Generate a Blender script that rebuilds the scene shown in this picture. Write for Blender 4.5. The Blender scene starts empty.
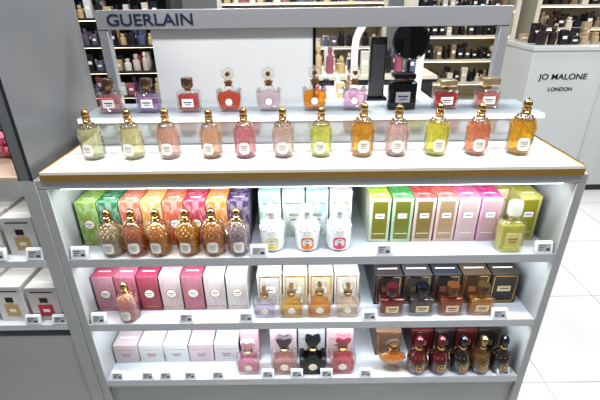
import bpy, bmesh, math, random
from mathutils import Matrix, Vector
random.seed(7)
sc=bpy.context.scene
try:
    sc.view_settings.view_transform='Standard'
    sc.view_settings.look='Medium High Contrast'
except Exception: pass
# ---------------------------------------------------------------- materials
MC={}
def mat(name,col,rough=.5,metal=0,spec=.5,emit=0,coat=0):
    if name in MC: return MC[name]
    m=bpy.data.materials.new(name); m.use_nodes=True
    p=m.node_tree.nodes['Principled BSDF']
    p.inputs['Base Color'].default_value=(*col,1)
    p.inputs['Roughness'].default_value=rough
    p.inputs['Metallic'].default_value=metal
    p.inputs['Specular IOR Level'].default_value=spec
    p.inputs['Coat Weight'].default_value=coat
    if emit:
        p.inputs['Emission Color'].default_value=(*col,1)
        p.inputs['Emission Strength'].default_value=emit
    MC[name]=m; return m
def glass(name,col,dens=.3,rough=.03,tint=.45,edge=.7,pw_=3.2,shade=None):
    """thin-walled glass / liquid: tinted transmission, a little body colour, edge reflection"""
    if name in MC: return MC[name]
    m=bpy.data.materials.new(name); m.use_nodes=True
    nt=m.node_tree; N=nt.nodes; L=nt.links; N.clear()
    o=N.new('ShaderNodeOutputMaterial')
    lw=N.new('ShaderNodeLayerWeight'); lw.inputs[0].default_value=.5
    t=N.new('ShaderNodeBsdfTransparent')
    r=N.new('ShaderNodeValToRGB'); r.color_ramp.elements[0].position=.35; r.color_ramp.elements[1].position=.95
    c0=[c**tint for c in col]; k=shade if shade is not None else .45
    r.color_ramp.elements[0].color=(*c0,1); r.color_ramp.elements[1].color=(*[c*k for c in col],1)
    L.new(lw.outputs['Facing'],r.inputs[0]); L.new(r.outputs[0],t.inputs[0])
    d=N.new('ShaderNodeBsdfDiffuse'); d.inputs[0].default_value=(*col,1)
    tr=N.new('ShaderNodeBsdfTranslucent'); tr.inputs[0].default_value=(*col,1)
    dt=N.new('ShaderNodeMixShader'); dt.inputs[0].default_value=.4
    L.new(d.outputs[0],dt.inputs[1]); L.new(tr.outputs[0],dt.inputs[2])
    a=N.new('ShaderNodeMixShader'); a.inputs[0].default_value=dens
    L.new(t.outputs[0],a.inputs[1]); L.new(dt.outputs[0],a.inputs[2])
    g=N.new('ShaderNodeBsdfGlossy'); g.inputs['Roughness'].default_value=rough
    pw=N.new('ShaderNodeMath'); pw.operation='POWER'; pw.inputs[1].default_value=pw_
    ml=N.new('ShaderNodeMath'); ml.operation='MULTIPLY_ADD'; ml.inputs[1].default_value=edge; ml.inputs[2].default_value=.05
    L.new(lw.outputs['Facing'],pw.inputs[0]); L.new(pw.outputs[0],ml.inputs[0])
    b=N.new('ShaderNodeMixShader'); L.new(ml.outputs[0],b.inputs[0])
    L.new(a.outputs[0],b.inputs[1]); L.new(g.outputs[0],b.inputs[2])
    L.new(b.outputs[0],o.inputs[0])
    MC[name]=m; return m
def pattern(name,c1,c2,scale=60,rough=.35,thr=.45):
    if name in MC: return MC[name]
    m=mat(name,c1,rough); nt=m.node_tree; N=nt.nodes; L=nt.links
    tc=N.new('ShaderNodeTexCoord'); mp=N.new('ShaderNodeMapping')
    mp.inputs['Rotation'].default_value=(.3,.7,.2); mp.inputs['Scale'].default_value=(1,1,.45)
    v=N.new('ShaderNodeTexNoise'); v.inputs['Scale'].default_value=scale; v.inputs['Detail'].default_value=2
    r=N.new('ShaderNodeValToRGB'); r.color_ramp.elements[0].position=thr; r.color_ramp.elements[1].position=thr+.12
    r.color_ramp.elements[0].color=(*c1,1); r.color_ramp.elements[1].color=(*c2,1)
    L.new(tc.outputs['Object'],mp.inputs[0]); L.new(mp.outputs[0],v.inputs['Vector'])
    L.new(v.outputs['Fac'],r.inputs[0]); L.new(r.outputs[0],N['Principled BSDF'].inputs['Base Color'])
    return m
def noisy(name,col,var=.04,scale=3,rough=.4,spec=.5,metal=0):
    m=mat(name,col,rough,metal,spec); nt=m.node_tree; N=nt.nodes; L=nt.links
    tc=N.new('ShaderNodeTexCoord'); v=N.new('ShaderNodeTexNoise'); v.inputs['Scale'].default_value=scale
    r=N.new('ShaderNodeValToRGB')
    r.color_ramp.elements[0].color=(*[max(0,c-var) for c in col],1); r.color_ramp.elements[1].color=(*[min(1,c+var) for c in col],1)
    r.color_ramp.elements[0].position=.3; r.color_ramp.elements[1].position=.7
    L.new(tc.outputs['Object'],v.inputs['Vector']); L.new(v.outputs['Fac'],r.inputs[0]); L.new(r.outputs[0],N['Principled BSDF'].inputs['Base Color'])
    return m
GREY=noisy('laminate_grey',(.37,.375,.37),.02,3,.38)
PANEL=noisy('divider_grey',(.155,.16,.165),.012,2,.3)
DARKG=mat('dark_grey',(.03,.03,.035),.4)
WHITE=noisy('gloss_white',(.78,.78,.76),.05,9,.08)
SHELF=noisy('shelf_white',(.50,.52,.55),.02,4,.18)
BACK=mat('back_white',(.55,.61,.70),.3)
GOLD=mat('brushed_gold',(.72,.45,.15),.2,1)
CAPG=mat('cap_gold',(.44,.27,.11),.18,.95)
PALEG=mat('pale_gold',(.70,.56,.36),.25,.9)
CLEAR=glass('clear_glass',(.975,.98,.98),.01,.01,1,.75,2.6,.72)
BLACK=mat('black_gloss',(.006,.006,.008),.08)
PAPER=mat('label_white',(.85,.84,.80),.5)
INK=mat('ink',(.03,.03,.06),.5)
STEEL=mat('header_silver',(.33,.335,.35),.35,.3)
STRIP=mat('led_strip',(.9,.96,1),.5,emit=7)
# ---------------------------------------------------------------- mesh builder
class MB:
    def __init__(s): s.bm=bmesh.new(); s.mats=[]
    def add(s,tb,m,M=None):
        if m not in s.mats: s.mats.append(m)
        i=s.mats.index(m)
        if M is not None: bmesh.ops.transform(tb,matrix=M,verts=tb.verts)
        bmesh.ops.recalc_face_normals(tb,faces=tb.faces)
        for f in tb.faces: f.material_index=i; f.smooth=True
        me=bpy.data.meshes.new('t'); tb.to_mesh(me); tb.free()
        s.bm.from_mesh(me); bpy.data.meshes.remove(me)
    def box(s,x0,x1,y0,y1,z0,z1,m,bev=0,seg=2,M=None):
        tb=bmesh.new(); bmesh.ops.create_cube(tb,size=1)
        for v in tb.verts: v.co=Vector(((x0+x1)/2+v.co.x*(x1-x0),(y0+y1)/2+v.co.y*(y1-y0),(z0+z1)/2+v.co.z*(z1-z0)))
        if bev: bmesh.ops.bevel(tb,geom=tb.edges[:],offset=bev,segments=seg,affect='EDGES',profile=.5)
        s.add(tb,m,M)
    def lathe(s,prof,m,c=(0,0,0),seg=20,sy=1,a0=0,a1=2*math.pi,M=None):
        tb=bmesh.new(); full=abs(a1-a0-2*math.pi)<1e-6; n=seg if full else seg+1
        rings=[]
        for r,z in prof:
            if r<1e-6 and full: rings.append([tb.verts.new((c[0],c[1],c[2]+z))])
            else: rings.append([tb.verts.new((c[0]+r*math.cos(a0+(a1-a0)*k/seg),c[1]+sy*r*math.sin(a0+(a1-a0)*k/seg),c[2]+z)) for k in range(n)])
        for A,B in zip(rings,rings[1:]):
            for k in range(seg):
                k2=(k+1)%n if full else k+1
                if len(A)==1 and len(B)==1: continue
                if len(A)==1: tb.faces.new((A[0],B[k],B[k2]))
                elif len(B)==1: tb.faces.new((A[k],A[k2],B[0]))
                else: tb.faces.new((A[k],A[k2],B[k2],B[k]))
        s.add(tb,m,M)
    def patch(s,r,zc,hw,hz,m,sy=1,cy=0):   # curved oval label on the front (-y)
        tb=bmesh.new(); c=tb.verts.new((0,cy-r*sy,zc)); vs=[]
        for k in range(24):
            a=2*math.pi*k/24; u=math.copysign(abs(math.cos(a))**.6,math.cos(a)); v=math.copysign(abs(math.sin(a))**.6,math.sin(a))
            an=hw*u/r; vs.append(tb.verts.new((r*math.sin(an),cy-sy*r*math.cos(an),zc+hz*v)))
        for k in range(24): tb.faces.new((c,vs[k],vs[(k+1)%24]))
        s.add(tb,m)
    def sphere(s,c,r,m,sub=2,sz=(1,1,1)):
        tb=bmesh.new(); bmesh.ops.create_icosphere(tb,subdivisions=sub,radius=r)
        for v in tb.verts: v.co=Vector((c[0]+v.co.x*sz[0],c[1]+v.co.y*sz[1],c[2]+v.co.z*sz[2]))
        s.add(tb,m)
    def prism(s,pts,y0,y1,m,bev=0,M=None):
        tb=bmesh.new(); f=tb.faces.new([tb.verts.new((x,y0,z)) for x,z in pts])
        g=bmesh.ops.extrude_face_region(tb,geom=[f])
        for v in g['geom']:
            if isinstance(v,bmesh.types.BMVert): v.co.y=y1
        if bev:
            es=[e for e in tb.edges if abs(e.verts[0].co.y-e.verts[1].co.y)<1e-6]
            bmesh.ops.bevel(tb,geom=es,offset=bev,segments=2,affect='EDGES',profile=.6)
        s.add(tb,m,M)
    def done(s,name,loc=(0,0,0),rz=0,sca=1,parent=None,ang=38):
        me=bpy.data.meshes.new(name); s.bm.to_mesh(me); s.bm.free()
        for m in s.mats: me.materials.append(m)
        try: me.set_sharp_from_angle(angle=math.radians(ang))
        except Exception: pass
        o=bpy.data.objects.new(name,me); sc.collection.objects.link(o)
        o.location=loc; o.rotation_euler=(0,0,rz)
        o.scale=(sca,sca,sca) if not isinstance(sca,tuple) else sca
        if parent: o.parent=parent
        return o
def mirror(p): return p+[(-x,z) for x,z in reversed(p) if abs(x)>1e-6]
# ---------------------------------------------------------------- bottles
DENS=.22
def bee_bottle(loc,col,sca=1,cap=None,dens=DENS,rz=0,label=PAPER):
    cap=cap or CAPG
    b=MB(); key='liq_%02d_%02d_%02d'%tuple(int(c*99) for c in col)
    liq=glass(key,col,dens,tint=.6)
    net=glass('net_'+key,tuple(.7*c+.3*g for c,g in zip(col,(.95,.80,.55))),.22,.02,.3)
    prof=[(0,0),(.024,0),(.0275,.003),(.0290,.012),(.0295,.03),(.0293,.054),(.0280,.068),(.0243,.081),(.017,.0895),(.0085,.094),(.0080,.102)]
    b.lathe(prof,CLEAR,seg=24)
    b.lathe([(0,.006),(.0230,.006),(.0265,.011),(.0277,.03),(.0274,.054),(.0260,.066),(.0213,.078),(0,.078)],liq,seg=20)
    b.lathe([(0,.0015),(.0225,.0015),(.0225,.0045),(0,.0045)],glass('thick_base',(.80,.80,.80),.1),seg=18)
    for i,(z,r) in enumerate([(.063,.0287),(.0705,.0271),(.0775,.0248),(.0840,.0210),(.0895,.0160)]):
        n=14 if i<3 else 10
        for k in range(n):
            a=2*math.pi*(k+.5*(i%2))/n
            b.sphere((r*math.cos(a),r*math.sin(a),z),.0033 if i<3 else .0027,net if i<3 else CAPG,1)
    for k in range(5):
        a=-math.pi/2+(k-2)*.62
        b.sphere((.0288*math.cos(a),.0288*math.sin(a),.0565),.0028,net,1)
    b.lathe([(.0085,.093),(.0108,.096),(.0108,.099),(.0088,.101),(.0110,.104),(.0110,.107),(.0080,.109)],cap,seg=16)
    b.lathe([(0,.108),(.006,.108),(.0090,.1105),(.0104,.1155),(.0094,.121),(.0056,.1248),(.0026,.126),(.0028,.1285),(0,.130)],cap,seg=16)
    if label:
        b.patch(.0300,.030,.0140,.0155,label)
        for z,w in ((.036,.009),(.031,.006),(.025,.008)):
            b.patch(.0304,z,w,.0007,CAPG)
    return b.done('perfume_bottle',loc,rz,sca)
def scroll_bottle(loc,col,sca=1,stop=None,dens=DENS,body=None,label=True,tall=1.0,heart=False):
    b=MB(); key='liq_%02d_%02d_%02d'%tuple(int(c*99) for c in col); liq=glass(key,col,dens,tint=.6)
    stop=stop or glass('stopper_glass',(.86,.82,.76),.15)
    o=[(0,0),(.021,0),(.026,.004),(.029,.02),(.0305,.038),(.031,.045)]
    for k in range(7):
        a=-.2+k*.45; o.append((.0245+.0065*math.cos(a),.050+.0065*math.sin(a)))
    o+=[(.0165,.049),(.011,.056),(.0085,.063),(0,.063)]
    b.prism(mirror(o),-.014,.014,body or CLEAR,.003)
    i=[(0,.006),(.020,.006),(.0245,.012),(.0275,.036),(.026,.046),(.014,.047),(0,.052)]
    b.prism(mirror(i),-.0115,.0115,liq,.002)
    for s_ in (-1,1):
        b.prism([(s_*.0245+.0040*math.cos(a),.050+.0040*math.sin(a)) for a in [k*math.pi/6 for k in range(12)]],-.0155,.0155,glass('scroll_glass',(.80,.78,.74),.2),.001)
    b.lathe([(.0085,.062),(.0085,.068),(.011,.069),(.011,.073),(.006,.075),(0,.075)],CAPG,seg=14)
    if heart: h=[(0,.074),(.006,.076),(.0095,.082),(.0165,.092),(.018,.098),(.0155,.104),(.010,.106),(.004,.103),(0,.1005)]
    else: h=[(0,.074),(.006,.0755),(.0075,.079),(.0130,.082),(.0155,.088),(.0140,.094),(.0150,.098),(.0110,.1015),(.0070,.101),(.0045,.1045),(0,.106)]
    b.prism(mirror(h),-.007,.007,stop,.0022)
    if not heart: b.prism([(.0055*math.cos(a),.090+.0055*math.sin(a)) for a in [k*math.pi/6 for k in range(12)]],-.0078,.0078,CAPG,.001)
    if label:
        b.prism([(.0105*math.cos(a),.025+.0105*math.sin(a)) for a in [k*math.pi/8 for k in range(16)]],-.0150,-.0138,PALEG)
        b.prism([(.0085*math.cos(a),.025+.0085*math.sin(a)) for a in [k*math.pi/8 for k in range(16)]],-.0154,-.0149,PAPER)
    return b.done('perfume_bottle',loc,0,sca)
def square_bottle(loc,col,w=.062,h=.058,d=.036,capc=None,caph=.03,capw=.026,sca=1,dens=DENS,round_cap=False,label=PAPER,opaque=None):
    b=MB(); key='liq_%02d_%02d_%02d'%tuple(int(c*99) for c in col); liq=glass(key,col,dens,tint=.65)
    b.box(-w/2,w/2,-d/2,d/2,0,h,opaque or CLEAR,.006,3)
    if not opaque: b.box(-w/2+.004,w/2-.004,-d/2+.004,d/2-.004,.008,h-.009,liq,.004,2)
    b.lathe([(.009,h),(.009,h+.006),(.012,h+.006),(.012,h+.010),(0,h+.010)],CAPG,seg=14)
    cm=capc or BLACK; z=h+.009
    if round_cap: b.lathe([(0,z),(capw*.48,z),(capw*.55,z+.004),(capw*.55,z+caph-.004),(capw*.48,z+caph),(0,z+caph)],cm,seg=20)
    else: b.box(-capw/2,capw/2,-capw*.4,capw*.4,z,z+caph,cm,.003)
    if label:
        b.box(-w*.26,w*.26,-d/2-.0008,-d/2+.0002,h*.28,h*.66,label)
        b.box(-w*.18,w*.18,-d/2-.0012,-d/2,h*.48,h*.53,INK)
        b.box(-w*.13,w*.13,-d/2-.0012,-d/2,h*.38,h*.41,INK)
    return b.done('perfume_bottle',loc,0,sca)
def drop_bottle(loc,col,sca=1,dens=.4,cap=None,lab=None):
    b=MB(); key='liqd_%02d_%02d_%02d'%tuple(int(c*99) for c in col); liq=glass(key,col,dens,tint=.8)
    cap=cap or BLACK
    b.lathe([(0,0),(.021,0),(.024,.004),(.0265,.02),(.027,.036),(.0245,.050),(.018,.060),(.011,.067),(.0085,.072),(.0085,.082)],CLEAR,seg=22)
    b.lathe([(0,.004),(.020,.004),(.0235,.010),(.0255,.022),(.0257,.036),(.0232,.049),(.017,.058),(0,.060)],liq,seg=22)
    for k in range(12):
        a=2*math.pi*k/12; b.sphere((.0215*math.cos(a),.0215*math.sin(a),.0565),.0022,CAPG,1)
    b.lathe([(.0090,.074),(.0105,.076),(.0105,.080),(.0090,.082)],GOLD,seg=16)
    b.lathe([(0,.081),(.008,.081),(.009,.086),(.0115,.095),(.0115,.102),(.0085,.109),(.003,.112),(0,.114)],cap,seg=16)
    b.patch(.0274,.030,.0085,.0110,lab or GOLD); b.patch(.0278,.030,.0068,.0092,mat('oval_dark',(.05,.02,.01),.3)); b.patch(.0282,.030,.0040,.0050,CAPG)
    return b.done('perfume_bottle',loc,0,sca)
def fan_bottle(loc,sca=1):
    b=MB(); liq=glass('liq_fan',(.90,.40,.07),.25,tint=.7)
    b.lathe([(0,0),(.020,0),(.021,.003),(.014,.008),(.009,.013),(.012,.018),(.027,.030),(.036,.043),(.034,.052),(.022,.060),(.010,.066),(.008,.074)],CLEAR,seg=26,sy=.5)
    b.lathe([(0,.017),(.011,.019),(.025,.031),(.033,.043),(.031,.050),(.019,.057),(0,.058)],liq,seg=24,sy=.46)
    b.lathe([(.009,.070),(.012,.073),(.009,.077),(0,.077)],GOLD,seg=14)
    pts=[(.004,.077)]+[(.020*math.sin(a),.082+.020*math.cos(a)) for a in [1.25-k*.25 for k in range(11)]]+[(-.004,.077)]
    b.prism(pts,-.005,.005,glass('fan_stop',(.20,.15,.14),.6),.0015)
    for k in range(5):
        a=(k-2)*.35; b.box(-.0008,.0008,-.0062,.0062,.082,.099,GOLD,M=Matrix.Translation((0,0,.08))@Matrix.Rotation(a,4,'Y')@Matrix.Translation((0,0,-.08)))
    return b.done('perfume_bottle',loc,0,sca)
def pump_bottle(loc,col,sca=1):
    b=MB(); liq=glass('liq_pump',col,.3,tint=.6)
    b.box(-.033,.033,-.022,.022,0,.088,CLEAR,.010,3)
    b.box(-.0295,.0295,-.019,.019,.007,.078,liq,.008,2)
    b.lathe([(.010,.088),(.010,.096),(.013,.096),(.013,.102),(0,.102)],PALEG,seg=14)
    capm=glass('cap_frost',(.90,.93,.86),.6)
    b.lathe([(0,.101),(.0165,.101),(.0175,.104),(.0175,.126),(.016,.132),(.010,.137),(0,.139)],capm,seg=20)
    b.box(-.018,.018,-.0228,-.0216,.024,.058,glass('lab_y',(.93,.86,.45),.9)); b.box(-.012,.012,-.0234,-.0225,.040,.043,CAPG); b.box(-.009,.009,-.0234,-.0225,.032,.034,CAPG)
    return b.done('perfume_bottle',loc,0,sca)
# ---------------------------------------------------------------- cartons
def carton(x,y,z,w,h,d,n,top,front,lab=None,kind='oval',sca=1):
    b=MB()
    for i in range(n):
        y0=i*(d+.0015)
        b.box(-w/2,w/2,y0,y0+d,0,h-.0012,front,.0008,1)
        b.box(-w/2+.0006,w/2-.0006,y0+.0006,y0+d-.0006,h-.0013,h,top)
        b.box(-w/2+.012,w/2-.012,y0+d*.45,y0+d*.53,h,h+.0002,PAPER)
    f=-.0006
    if kind=='oval':
        b.prism([(w*.26*math.cos(a),h*.50+w*.26*math.sin(a)) for a in [k*math.pi/10 for k in range(20)]],f,0.0002,GOLD)
        b.prism([(w*.22*math.cos(a),h*.50+w*.22*math.sin(a)) for a in [k*math.pi/10 for k in range(20)]],f-.0004,0,lab or PAPER)
        b.box(-w*.15,w*.15,f-.0008,0,h*.51,h*.525,INK); b.box(-w*.11,w*.11,f-.0008,0,h*.46,h*.47,CAPG)
        b.box(-w/2+.003,w/2-.003,f,0,h*.12,h*.13,GOLD)
    elif kind=='panel':
        b.box(-w*.36,w*.36,f,0.0002,h*.08,h*.92,lab or GOLD)
        b.box(-w*.22,w*.22,f-.0004,0,h*.55,h*.66,PAPER); b.box(-w*.15,w*.15,f-.0008,0,h*.60,h*.615,INK)
        b.box(-w*.3,w*.3,f-.0004,0,h*.2,h*.21,PAPER)
    elif kind=='plain':
        b.box(-w*.38,w*.38,f,0.0002,h*.74,h*.755,GOLD)
        b.box(-w*.2,w*.2,f-.0004,0,h*.48,h*.52,lab or INK); b.box(-w*.14,w*.14,f-.0004,0,h*.38,h*.40,CAPG)
    elif kind=='frame':
        for q in ((-w*.42,-w*.39,.06,.94),(w*.39,w*.42,.06,.94)): b.box(q[0],q[1],f,0.0002,h*q[2],h*q[3],GOLD)
        b.box(-w*.42,w*.42,f,0.0002,h*.91,h*.94,GOLD); b.box(-w*.42,w*.42,f,0.0002,h*.06,h*.09,GOLD)
        b.box(-w*.24,w*.24,f-.0004,0,h*.42,h*.60,lab or PAPER); b.box(-w*.16,w*.16,f-.0008,0,h*.5,h*.52,INK)
    elif kind=='picture':
        g=lab or GOLD
        b.box(-w*.36,w*.36,f,0.0002,h*.86,h*.89,INK)
        b.box(-w*.24,w*.24,f-.0002,0,h*.14,h*.50,g,.0003,1); b.box(-w*.1,w*.1,f-.0002,0,h*.5,h*.56,PALEG); b.box(-w*.13,w*.13,f-.0002,0,h*.56,h*.70,BLACK)
        b.box(-w*.11,w*.11,f-.0006,0,h*.27,h*.36,PAPER)
    return b.done('perfume_box',(x,y,z))
# ================================================================ ROOM
def floor_mat():
    m=mat('floor_tile',(.8,.8,.79),.2); nt=m.node_tree; N=nt.nodes; L=nt.links
    tc=N.new('ShaderNodeTexCoord'); mp=N.new('ShaderNodeMapping'); mp.inputs['Location'].default_value=(.12,.22,0)
    br=N.new('ShaderNodeTexBrick'); br.offset=0; br.inputs['Scale'].default_value=1
    br.inputs['Brick Width'].default_value=.6; br.inputs['Row Height'].default_value=.6
    br.inputs['Mortar Size'].default_value=.0035; br.inputs['Mortar Smooth'].default_value=.2
    br.inputs['Color1'].default_value=(.62,.62,.605,1); br.inputs['Color2'].default_value=(.59,.59,.58,1); br.inputs['Mortar'].default_value=(.33,.33,.33,1)
    L.new(tc.outputs['Object'],mp.inputs[0]); L.new(mp.outputs[0],br.inputs['Vector']); L.new(br.outputs['Color'],N['Principled BSDF'].inputs['Base Color'])
    return m
b=MB(); b.box(-4.5,5.5,-2.5,6.2,-.1,0,floor_mat()); b.done('floor')
WALLM=noisy('wall_paint',(.50,.50,.50),.02,1,.6)
b=MB(); b.box(-4.5,5.5,6.2,6.3,0,3,WALLM); b.done('wall_back')
b=MB(); b.box(-4.6,-4.5,-2.5,6.3,0,3,WALLM); b.done('wall_left')
b=MB(); b.box(5.5,5.6,-2.5,6.3,0,3,WALLM); b.done('wall_right')
# ================================================================ MAIN DISPLAY UNIT
ZS=[.956,.724,.487]
b=MB()
b.box(-.69,-.6655,0,.42,.05,1.170,GREY,.0015,1)
b.box(.6655,.69,0,.42,.05,1.170,GREY,.0015,1)
b.box(-.69,.69,0,.42,1.170,1.195,GREY,.002,1)
b.box(-.6655,.6655,.395,.42,.05,1.170,BACK)
for z in ZS:
    b.box(-.6655,.6655,.004,.395,z-.018,z,SHELF,.0015,1)
    b.box(-.6655,.6655,0,.004,z-.024,z+.002,mat('shelf_lip',(.46,.47,.48),.2,.3))
b.box(-.6655,.6655,.012,.395,.05,.463,GREY)
b.box(-.67,.67,.03,.40,0,.05,DARKG)
b.box(-.6655,.6655,.006,.012,.20,.204,DARKG)
for z in (1.170,ZS[0]-.018,ZS[1]-.018):
    b.box(-.64,.64,.012,.030,z-.006,z,STRIP)
unit=b.done('retail_display_shelf')
b=MB()
b.box(-.668,.668,.002,.42,1.2005,1.2165,WHITE,.001,1)
b.box(-.671,.671,-.001,.42,1.195,1.2005,GOLD)
b.box(-.674,-.668,-.001,.42,1.2005,1.2190,GOLD); b.box(.668,.674,-.001,.42,1.2005,1.2190,GOLD)
b.box(-.672,.672,-.0025,.002,1.2100,1.2175,mat('edge_white',(.72,.70,.65),.25)); b.box(-.674,.674,-.0030,.002,1.1930,1.2100,GOLD)
ct=b.done('counter_top',parent=unit)
ZC=1.2165
b=MB()
RF=mat('riser_face',(.50,.52,.54),.08,.4)
b.box(-.615,.615,.205,.345,ZC,1.290,RF,.001,1)
b.box(-.615,.615,.2035,.2052,1.280,1.290,GOLD)
b.box(-.64,.645,.175,.35,1.290,1.303,glass('shelf_glass',(.82,.90,.96),.55),.001,1)
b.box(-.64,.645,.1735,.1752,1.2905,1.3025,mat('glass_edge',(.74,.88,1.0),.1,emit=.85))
b.done('glass_riser_shelf',parent=unit)
ZR=1.303
b=MB()
b.box(-.616,.590,.358,.388,1.516,1.569,STEEL,.0015,1)
b.box(-.616,-.588,.360,.386,ZC,1.516,STEEL,.001,1)
b.box(.562,.590,.360,.386,ZC,1.516,STEEL,.001,1)
fr=b.done('sign_header_frame',parent=unit)
b=MB()
b.box(-.468,.014,.375,.387,ZC,1.5155,mat('backboard',(.66,.67,.67),.15),.001,1)
b.box(.014,.022,.372,.390,ZC,1.5155,BLACK)
b.done('backboard_panel',parent=unit)
def text(s,loc,size,m,name,parent=None,rx=math.pi/2,sp=1.0,width=None,ext=.0012):
    cu=bpy.data.curves.new(name,'FONT'); cu.body=s; cu.size=size; cu.extrude=ext; cu.space_character=sp; cu.offset=size*.008
    o=bpy.data.objects.new(name,cu); sc.collection.objects.link(o)
    bpy.context.view_layer.update()
    dg=bpy.context.evaluated_depsgraph_get(); me=bpy.data.meshes.new_from_object(o.evaluated_get(dg))
    bpy.data.objects.remove(o)
    o=bpy.data.objects.new(name,me); sc.collection.objects.link(o); me.materials.clear(); me.materials.append(m)
    o.location=loc; o.rotation_euler=(rx,0,0)
    if width:
        xs=[v.co.x for v in me.vertices]; k=width/(max(xs)-min(xs)); o.scale=(k,1,1)
    if parent: o.parent=parent
    return o
text('GUERLAIN',(-.585,.3572,1.528),.044,mat('sign_navy',(.02,.025,.06),.4),'sign_lettering',fr,width=.248)
# top row
TOP=[(-.577,(.93,.93,.66),1.0),(-.471,(.96,.92,.58),1.0),(-.375,(.96,.64,.54),1.0),(-.263,(.96,.64,.46),.98),(-.174,(.94,.45,.48),1.0),(-.073,(.96,.76,.68),1.0),
(.026,(.93,.94,.30),1.0),(.135,(.96,.56,.05),1.07),(.226,(.96,.73,.70),1.03),(.330,(.97,.91,.16),1.05),(.437,(.98,.44,.27),1.04),(.551,(.93,.57,.01),1.10)]
for x,c,s in TOP: bee_bottle((x,.10,ZC),c,(s*.99,s*.99,s*1.03),rz=random.uniform(-.15,.15))
# back row
sq=dict(w=.062,h=.060,d=.04)
DCAP=mat('cap_bronze',(.22,.15,.10),.2,.9)
square_bottle((-.569,.245,ZR),(.93,.48,.50),capc=DCAP,caph=.026,capw=.030,round_cap=True,**sq)
square_bottle((-.461,.245,ZR),(.78,.52,.86),capc=DCAP,caph=.026,capw=.030,round_cap=True,**sq)
square_bottle((-.345,.245,ZR),(.85,.18,.18),capc=DCAP,caph=.026,capw=.030,round_cap=True,**sq)
scroll_bottle((-.229,.245,ZR),(.86,.20,.10),1.15)
scroll_bottle((-.116,.245,ZR),(.94,.76,.82),1.15)
scroll_bottle((.014,.245,ZR),(.97,.46,.06),1.17)
scroll_bottle((.127,.245,ZR),(.90,.62,.82),1.15)
square_bottle((.263,.245,ZR),(.01,.01,.01),w=.078,h=.078,d=.035,capc=BLACK,caph=.014,capw=.06,label=mat('grey_label',(.3,.3,.32),.5),opaque=BLACK)
square_bottle((.388,.245,ZR),(.85,.10,.12),w=.066,h=.055,d=.04,capc=PALEG,caph=.018,capw=.05)
square_bottle((.507,.245,ZR),(.94,.42,.38),w=.066,h=.055,d=.04,capc=PALEG,caph=.022,capw=.05)
# ---------------- SHELF 1
z=ZS[0]
C1=[(.28,.46,.04),(.02,.20,.06),(.64,.17,.08),(.74,.40,.10),(.70,.14,.05),(.55,.03,.08),(.72,.27,.04),(.06,.012,.10)]
for i,c in enumerate(C1):
    top=pattern('top_a%d'%i,c,tuple(.7*q+.18 for q in c),70)
    fr_=pattern('front_a%d'%i,tuple(min(1,.7*q+.03) for q in c),tuple(.5*q+.22 for q in c),90)
    carton(-.6265+i*.0605,.075,z,.0575,.140,.055,5,top,fr_)
for x,c in ((-.553,(.93,.74,.52)),(-.488,(.90,.46,.24)),(-.422,(.92,.48,.07)),(-.342,(.92,.55,.03)),(-.271,(.93,.55,.20)),(-.203,(.88,.72,.78))):
    bee_bottle((x,.037,z),c,1.08,rz=random.uniform(-.15,.15))
for i,c in enumerate([(.42,.60,.50),(.56,.60,.56),(.44,.58,.63),(.60,.56,.52)]):
    carton(-.118+i*.068,.112,z,.064,.148,.055,4,mat('pale_top%d'%i,c,.35),pattern('pale_f%d'%i,tuple(q*.75 for q in c),(.64,.66,.64),60),PALEG,kind='plain')
WB=mat('white_lacquer',(.80,.80,.78),.25)
def white_bottle(x,y,col):
    b=MB()
    b.lathe([(0,0),(.026,0),(.031,.004),(.034,.02),(.034,.056),(.031,.072),(.022,.084),(.013,.090),(.012,.098),(.015,.100),(.015,.104),(.018,.110),(.017,.122),(.010,.128),(0,.130)],WB,seg=24)
    for i,(zz,r) in enumerate([(.066,.032),(.074,.029),(.081,.0245)]):
        for k in range(14):
            a=2*math.pi*(k+.5*(i%2))/14; b.sphere((r*math.cos(a),r*math.sin(a),zz),.0043,WB,1)
    b.patch(.0345,.028,.018,.018,mat('ring_%0.2f'%x,col,.4)); b.patch(.0349,.036,.009,.0065,PAPER)
    b.patch(.0353,.037,.006,.001,INK)
    b.box(-.007,.007,-.022,-.014,.108,.120,mat('nozzle_grey',(.5,.5,.5),.4),.002)
    b.done('perfume_bottle',(x,y,z),0,1.03)
white_bottle(-.110,.060,(.80,.66,.16)); white_bottle(-.012,.060,(.82,.22,.02)); white_bottle(.077,.060,(.75,.07,.16))
C2=[(.193,(.42,.58,.03)),(.256,(.06,.36,.06)),(.318,(.60,.06,.04)),(.380,(.72,.13,.10)),(.441,(.72,.12,.26)),(.503,(.62,.03,.19)),(.610,(.40,.38,.03))]
for i,(x,c) in enumerate(C2):
    carton(x,.075,z,.0575,.142,.055,5,pattern('top_b%d'%i,c,tuple(.7*q+.15 for q in c),80),mat('front_b%d'%i,[(.54,.58,.42),(.40,.54,.35),(.60,.46,.40),(.62,.46,.42),(.64,.44,.48),(.60,.34,.45),(.45,.42,.15)][i],.4),
           mat('lab_b%d'%i,[(.22,.20,.02),(.18,.19,.03),(.26,.18,.05),(.42,.28,.16),(.60,.44,.42),(.58,.38,.42),(.30,.27,.02)][i],.3,.3),'panel')
carton(.561,.150,z,.045,.130,.055,3,mat('gp',(.62,.5,.2),.3),mat('gpf',(.7,.62,.4),.4),kind='plain')
pump_bottle((.545,.034,z),(.95,.92,.30),1.10)
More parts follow.
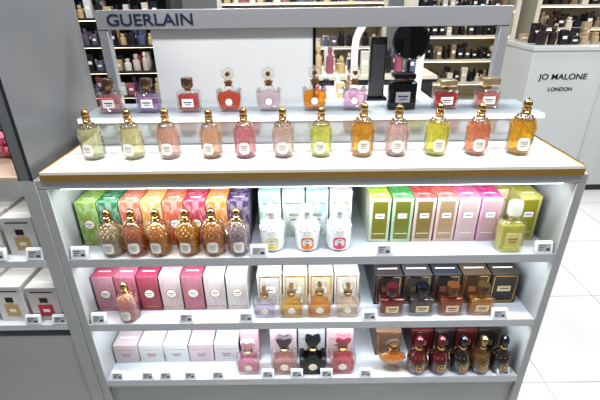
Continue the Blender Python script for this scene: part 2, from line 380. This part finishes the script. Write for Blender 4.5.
# ---------------- SHELF 2
z=ZS[1]
for i in range(7):
    c=[(.34,.06,.10),(.42,.10,.15),(.30,.035,.07),(.50,.28,.30),(.34,.06,.10),(.54,.38,.39),(.54,.44,.43)][i]
    fc=[(.46,.24,.28),(.42,.14,.19),(.34,.07,.10),(.56,.42,.42),(.42,.16,.20),(.58,.48,.48),(.60,.54,.52)][i]
    carton(-.628+i*.067,.062,z,.062,.130,.058,5,mat('rose_t%d'%i,c,.35),pattern('rose_f%d'%i,fc,tuple(.85*q for q in fc),45),kind='oval')
bee_bottle((-.551,.032,z),(.95,.52,.46),1.04)
for i in range(4):
    carton(-.128+i*.079,.078,z,.075,.120,.07,4,mat('cream_t',(.56,.53,.46),.35),mat('cream_f%d'%i,[(.56,.51,.48),(.58,.51,.38),(.58,.46,.32),(.58,.52,.47)][i],.4),kind='frame')
scroll_bottle((-.141,.036,z),(.84,.74,.88),1.12)
scroll_bottle((-.060,.036,z),(.95,.62,.14),1.22)
scroll_bottle((.024,.036,z),(.96,.50,.09),1.24)
scroll_bottle((.108,.036,z),(.95,.78,.62),1.20)
for i in range(5):
    c=[(.025,.02,.02),(.04,.035,.035),(.02,.02,.025),(.05,.033,.022),(.03,.025,.02)][i]
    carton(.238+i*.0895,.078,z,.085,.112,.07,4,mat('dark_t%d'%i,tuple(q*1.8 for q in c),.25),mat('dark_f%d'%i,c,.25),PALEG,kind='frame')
for x,c,cp in ((.241,(.50,.02,.02),mat('cap_red',(.05,.008,.01),.15)),(.331,(.26,.22,.20),BLACK),(.421,(.66,.14,.03),mat('cap_brn',(.08,.03,.01),.15)),(.511,(.86,.42,.04),mat('cap_gb',(.08,.045,.02),.15,.4))):
    square_bottle((x,.040,z),c,w=.074,h=.064,d=.042,capc=cp,caph=.032,capw=.036,dens=.3,round_cap=True,label=PALEG)
# ---------------- SHELF 3
z=ZS[2]
for i in range(5):
    c=[(.54,.42,.43),(.60,.58,.56),(.62,.62,.62),(.56,.40,.45),(.58,.53,.55)][i]
    carton(-.620+i*.084,.075,z,.080,.078,.075,4,mat('wb_t%d'%i,c,.35),mat('wb_f%d'%i,tuple(.75*q+.13 for q in c),.4),mat('wb_l',(.35,.2,.25),.5),kind='plain')
carton(-.205,.085,z,.060,.120,.06,4,mat('wb_t6',(.52,.30,.36),.35),mat('wb_f6',(.54,.36,.40),.4),kind='oval')
scroll_bottle((-.204,.036,z),(.95,.48,.58),1.28,stop=mat('pk_cap',(.75,.38,.46),.15),heart=True)
for i in range(3):
    carton(-.092+i*.094,.085,z,.088,.120,.07,4,mat('nb_t%d'%i,[(.50,.44,.44),(.34,.34,.36),(.52,.45,.45)][i],.3),mat('nb_f%d'%i,[(.52,.42,.42),(.40,.40,.42),(.52,.38,.38)][i],.4),mat('nb_l',(.05,.05,.06),.4),kind='plain')
scroll_bottle((-.0875,.036,z),(.92,.50,.46),1.42,stop=mat('gry_cap',(.08,.06,.07),.12),heart=True)
scroll_bottle((.004,.036,z),(.03,.025,.03),1.42,stop=BLACK,dens=.9,body=BLACK,heart=True)
scroll_bottle((.100,.036,z),(.88,.18,.22),1.42,stop=mat('prs_cap',(.40,.08,.10),.12),heart=True)
carton(.262,.095,z,.085,.105,.08,3,mat('sh_t',(.20,.13,.08),.3),mat('sh_f',(.12,.07,.05),.3),GOLD,kind='frame')
for i in range(4):
    carton(.372+i*.074,.090,z,.070,.115,.07,4,mat('ex_t%d'%(i%2),[(.06,.012,.014),(.03,.025,.02)][i%2],.25),mat('ex_f%d'%(i%2),[(.05,.008,.01),(.015,.013,.013)][i%2],.25),PALEG,kind='frame')
fan_bottle((.264,.038,z),1.25)
DR=mat('dr_red',(.07,.006,.008),.12)
for x,c,cp in ((.345,(.26,.010,.012),DR),(.416,(.22,.008,.012),DR),(.486,(.04,.02,.014),BLACK),(.550,(.30,.15,.03),mat('cap_gk',(.30,.2,.08),.2,.9)),(.617,(.05,.03,.014),BLACK)):
    drop_bottle((x,.036,z),c,1.24,.45,cp)
# ---------------- price tags
SCR=mat('eink',(.36,.37,.37),.35); TAG=mat('tag_plastic',(.78,.80,.82),.35)
def tag(x,z,y=.006,w=.048,h=.036,depth=.009):
    b=MB(); T=Matrix.Rotation(-.30,4,'X')
    b.box(-w/2,w/2,0,depth,0,h,TAG,.002,2,M=T); b.box(-w*.37,w*.37,-.0006,.0005,h*.2,h*.8,SCR,M=T)
    for q,a,bb in ((.66,-.30,.1),(.5,-.30,.0),(.34,-.3,-.1)): b.box(w*a,w*bb,-.0011,0,h*q-.0008,h*q+.0008,INK,M=T)
    b.box(w*.1,w*.30,-.0011,0,h*.28,h*.44,INK,M=T)
    b.box(-.006,.006,.001,.014,0,.002,TAG)
    b.done('shelf_price_tag',(x,y-.005,z+.0008))
for x in (-.636,-.145,.197,.635): tag(x,ZS[0]+.0015)
for x in (-.636,-.374,-.196,.172,.560): tag(x,ZS[1]+.0015,w=.045,h=.035)
for x in (-.628,-.530,-.472,-.393,-.303,-.142,-.048,.048,.174,.620): tag(x,ZS[2]+.0015,w=.040,h=.030)
# ================================================================ LEFT NEIGHBOUR UNIT
b=MB()
b.box(-.730,-.691,0,.42,.05,1.195,GREY,.0015,1)
b.box(-2.2,-.730,0,.42,1.150,1.195,GREY,.002,1)
b.box(-2.2,-.730,.39,.42,.05,1.15,mat('nb_back',(.03,.03,.032),.4))
for zz in (.956,.728):
    b.box(-2.2,-.730,0,.39,zz-.022,zz,SHELF,.0015,1)
b.box(-2.2,-.730,.004,.39,.05,.68,GREY)
b.box(-2.2,-.70,.03,.40,0,.05,DARKG)
nb=b.done('retail_display_shelf')
b=MB(); b.box(-.728,-.694,0.0,.42,1.195,2.05,PANEL,.0015,1); b.box(-.7285,-.7275,-.0005,.42,1.195,2.05,DARKG); b.box(-.701,-.6932,-.0006,.001,1.195,2.05,DARKG)
b.done('divider_panel',parent=nb)
b=MB(); b.box(-2.2,-.730,.0,.42,1.195,1.205,mat('nb_tan',(.55,.42,.33),.3),.001,1); b.box(-2.2,-.730,.30,.42,1.205,1.24,DARKG); b.done('tray_insert',parent=nb)
for i,(x,w,h) in enumerate(((-.960,.060,.125),(-.888,.070,.120),(-.797,.085,.118))):
    carton(x,.03,.956,w,h,.06,4,mat('nbx_t',(.6,.6,.6),.3),mat('nbx_f',(.72,.71,.69),.4),[GOLD,mat('grp',(.35,.25,.15),.4),mat('pbr',(.6,.42,.2),.3,.5)][i],kind='picture')
for i,(x,w,h) in enumerate(((-.978,.070,.13),(-.890,.085,.125),(-.790,.090,.120))):
    carton(x,.02,.728,w,h,.06,4,mat('nbx_t',(.6,.6,.6),.3),mat(['nbx_f','nbx_f','nbx_g'][i],(.60,.54,.53),.4),[GOLD,mat('pbr',(.6,.42,.2),.3),mat('pred',(.50,.03,.06),.4)][i],kind='picture')
tag(-.86,.957,.004); tag(-.757,.957,.004); tag(-.83,.729,.004,.045,.03); tag(-.75,.729,.004,.045,.03)
b=MB()
for k in range(26):
    x=-.80-random.random()*.25; y=.12+random.random()*.14; zz=1.225+random.random()*.05
    b.sphere((x,y,zz),.017,mat('petal',(.75,.18,.30),.5),1,(1,1,.8))
b.lathe([(0,0),(.05,0),(.06,.02),(.055,.03),(0,.03)],mat('bowl',(.7,.3,.35),.3),c=(-.87,.19,1.205))
b.done('flower_bowl')
# ================================================================ BACKGROUND
def items(b,x0,x1,y,z,pal,step=.075,hh=(.09,.17),d=.05):
    x=x0+step*.5
    while x<x1-step*.3:
        c=random.choice(pal); w=step*random.uniform(.55,.85)/2; h=random.uniform(*hh); q=random.random()
        m=mat('item_%02d_%02d_%02d'%tuple(int(v*99) for v in c),c,.3)
        if q<.45:
            b.box(x-w,x+w,y,y+d,z,z+h,m,.002,1)
            b.box(x-w*.6,x+w*.6,y-.001,y+.001,z+h*.4,z+h*.6,PAPER)
        else:
            b.lathe([(0,0),(w,0),(w*1.03,.01),(w,h*.62),(w*.4,h*.72),(w*.4,h*.76),(w*.62,h*.76),(w*.62,h*.97),(w*.5,h),(0,h)],m,c=(x,y+w,z),seg=10)
        x+=step
def shelf_unit(x0,x1,y,depth,levels,H,pal,frame,step=.075,hh=(.09,.17),strip=True):
    b=MB()
    b.box(x0,x0+.04,y,y+depth,0,H,frame); b.box(x1-.04,x1,y,y+depth,0,H,frame)
    b.box(x0+.04,x1-.04,y+depth-.03,y+depth,0,H,frame); b.box(x0+.04,x1-.04,y,y+depth-.03,H-.03,H,frame); b.box(x0+.04,x1-.04,y,y+depth-.03,0,levels[0]-.2,frame)
    for z in levels:
        b.box(x0+.04,x1-.04,y,y+depth-.03,z-.02,z,frame)
        if strip: b.box(x0+.05,x1-.05,y+.01,y+.03,z-.024,z-.02,mat('warm_strip',(1,.84,.58),.5,emit=5))
    par=b.done('store_shelving')
    b=MB()
    for z in levels:
        items(b,x0+.06,x1-.06,y+.04,z,pal,step,hh); items(b,x0+.06,x1-.06,y+.13,z,pal,step,hh)
    b.done('stock',parent=par)
LG=mat('fixture_white',(.66,.62,.52),.35); DK=mat('fixture_dark',(.03,.03,.035),.35)
DPAL=[(.02,.02,.02),(.03,.02,.02),(.06,.04,.03),(.6,.56,.48),(.02,.02,.03),(.25,.18,.12)]
CPAL=[(.65,.65,.62),(.32,.10,.14),(.12,.10,.16),(.5,.38,.2),(.02,.02,.03),(.02,.02,.02),(.6,.5,.46),(.10,.12,.2)]
shelf_unit(-3.2,-1.15,3.1,.4,[.75,.98,1.21,1.44],1.75,CPAL,DK,.085)
shelf_unit(1.05,2.05,3.3,.4,[.80,1.02,1.24,1.46],1.80,DPAL,LG,.07,(.07,.14))
shelf_unit(2.2,4.2,3.3,.4,[.85,1.08,1.30,1.50],1.80,DPAL,LG,.09,(.08,.14))
shelf_unit(-.9,.95,4.0,.4,[.62,.85,1.08,1.31,1.54],1.85,CPAL,LG,.09,(.08,.16))
# makeup counter right behind
b=MB(); b.box(-.60,.58,.75,1.35,.05,1.13,GREY,.002,1); b.box(-.62,.60,.73,1.37,1.13,1.155,WHITE,.002,1); b.box(-.58,.56,.77,1.33,0,.05,DARKG); mk=b.done('makeup_counter')
b=MB(); items(b,.02,.26,1.05,1.155,CPAL,.06,(.05,.11)); items(b,.02,.26,1.2,1.155,DPAL+CPAL,.06,(.05,.12)); items(b,-.60,-.5,1.05,1.155,CPAL,.055,(.07,.16)); b.done('testers',parent=mk)
b=MB()
b.lathe([(0,0),(.07,0),(.07,.008),(.012,.014),(.008,.02),(.008,.19),(0,.19)],BLACK,seg=24)
M=Matrix.Translation((0,0,.265))@Matrix.Rotation(math.pi/2-.12,4,'X')
b.lathe([(0,-.008),(.074,-.008),(.080,-.004),(.080,.006),(.074,.010),(.070,.008),(0,.008)],BLACK,seg=36,M=M)
b.lathe([(0,.0085),(.069,.0085),(.069,.0095),(0,.0095)],mat('mirror_dark',(.05,.05,.055),.03,1),seg=36,M=M)
b.done('vanity_mirror',(.455,.95,1.155),parent=mk)
b=MB(); b.box(-.05,.05,-.03,.03,0,.02,BLACK,.004); b.box(-.035,.035,-.02,.02,.02,.28,BLACK,.004); b.box(-.028,.028,-.022,-.019,.05,.25,DARKG); b.done('tester_stand',(.325,1.0,1.155),parent=mk)
b=MB()
n=14; ro,ri=.175,.145
outer=[(-ro,0),(-ro,.22)]+[(-ro*math.cos(a),.22+ro*math.sin(a)) for a in [k*math.pi/n for k in range(1,n)]]+[(ro,.22),(ro,0)]
inner=[(ri,0),(ri,.22)]+[(ri*math.cos(a),.22+ri*math.sin(a)) for a in [k*math.pi/n for k in range(1,n)]]+[(-ri,.22),(-ri,0)]
b.prism(outer+inner,-.012,.012,mat('white_arch',(.85,.85,.82),.25)); b.box(-.18,.18,-.03,.03,0,.008,WB)
b.done('arched_frame',(.40,1.15,1.155),parent=mk)
# dark island in the mid distance
b=MB(); b.box(-.6,1.0,2.3,2.8,.05,1.02,mat('island_dark',(.035,.035,.04),.3),.003,1); b.box(-.62,1.02,2.28,2.82,1.02,1.05,LG,.002,1); b.box(-.58,.98,2.32,2.78,0,.05,DARKG); isl=b.done('display_island')
b=MB(); items(b,-.55,.95,2.4,1.05,CPAL+DPAL,.09,(.08,.22)); items(b,-.55,.95,2.55,1.05,CPAL,.09,(.08,.22)); b.done('testers',parent=isl)
# white counter on the right with lettering
CW=noisy('cabinet_white',(.53,.54,.54),.015,1,.3)
b=MB(); b.box(1.78,2.36,2.4,3.0,.06,1.20,CW,.002,1); b.box(2.372,3.6,2.42,3.0,.06,1.20,CW,.002,1); b.box(1.8,3.6,2.44,2.98,0,.06,DARKG); b.box(1.77,3.6,2.39,3.0,1.20,1.23,CW,.002,1)
b.box(2.362,2.371,2.43,2.98,.06,1.2,DARKG)
cab=b.done('branded_counter')
text('JO MALONE',(1.865,2.398,.985),.062,mat('letter_black',(.02,.02,.02),.5),'counter_lettering',cab,width=.38)
text('LONDON',(1.955,2.398,.895),.042,mat('letter_black',(.02,.02,.02),.5),'counter_lettering',cab,width=.19)
b=MB()
for r in range(3): items(b,1.85,3.1,2.52+.14*r,1.23,[(.02,.02,.02),(.03,.03,.03),(.4,.3,.2),(.03,.02,.02)],.085,(.06,.15))
b.done('scented_candle_jars')
# ================================================================ LIGHTS
def area(name,loc,rot,sx,sy,p,col=(1,1,1)):
    l=bpy.data.lights.new(name,'AREA'); l.shape='RECTANGLE'; l.size=sx; l.size_y=sy; l.energy=p; l.color=col
    o=bpy.data.objects.new(name,l); sc.collection.objects.link(o); o.location=loc; o.rotation_euler=rot; return o
for i,zz in enumerate((1.160,ZS[0]-.027,ZS[1]-.027)):
    area('shelf_light_%d'%i,(0,.030,zz),(math.radians(18),0,0),1.26,.02,[2.5,2.8,2.8][i],(.84,.93,1))
for i,zz in enumerate((1.145,.930)):
    area('neighbour_fill_%d'%i,(-1.2,.030,zz),(math.radians(10),0,0),.85,.02,.7,(1,.98,.95))  # added fill lights, brighten the boxes in the neighbour's shelves
for i,(x,y,p) in enumerate(((-1.0,-.3,16),(-.35,-.3,14),(.35,-.3,14),(1.0,-.3,16),(-.7,1.0,17),(.0,1.0,17),(.7,1.0,17),(3,1.2,30),(-1.5,2.5,20),(0,3.2,34),(2.6,2.2,20),(2.2,-.8,18))):
    area('overhead_fill_%d'%i,(x,y,2.75),(0,0,0),.18,.18,p,(.98,.99,1.0))  # unseen overhead lights, added for general fill and sparkle on the bottles
w=bpy.data.worlds.new('World'); sc.world=w; w.use_nodes=True
w.node_tree.nodes['Background'].inputs[0].default_value=(.93,.96,1,1); w.node_tree.nodes['Background'].inputs[1].default_value=.22
# ================================================================ CAMERA
cam=bpy.data.cameras.new('Camera'); co=bpy.data.objects.new('Camera',cam); sc.collection.objects.link(co)
cam.sensor_width=36; cam.lens=24.9; cam.clip_start=.02
co.matrix_world=Matrix.Translation((-.031,-.95,1.60))@Matrix.Rotation(math.radians(90-26.2),4,'X')@Matrix.Rotation(math.radians(-.7),4,'Z')
sc.camera=co
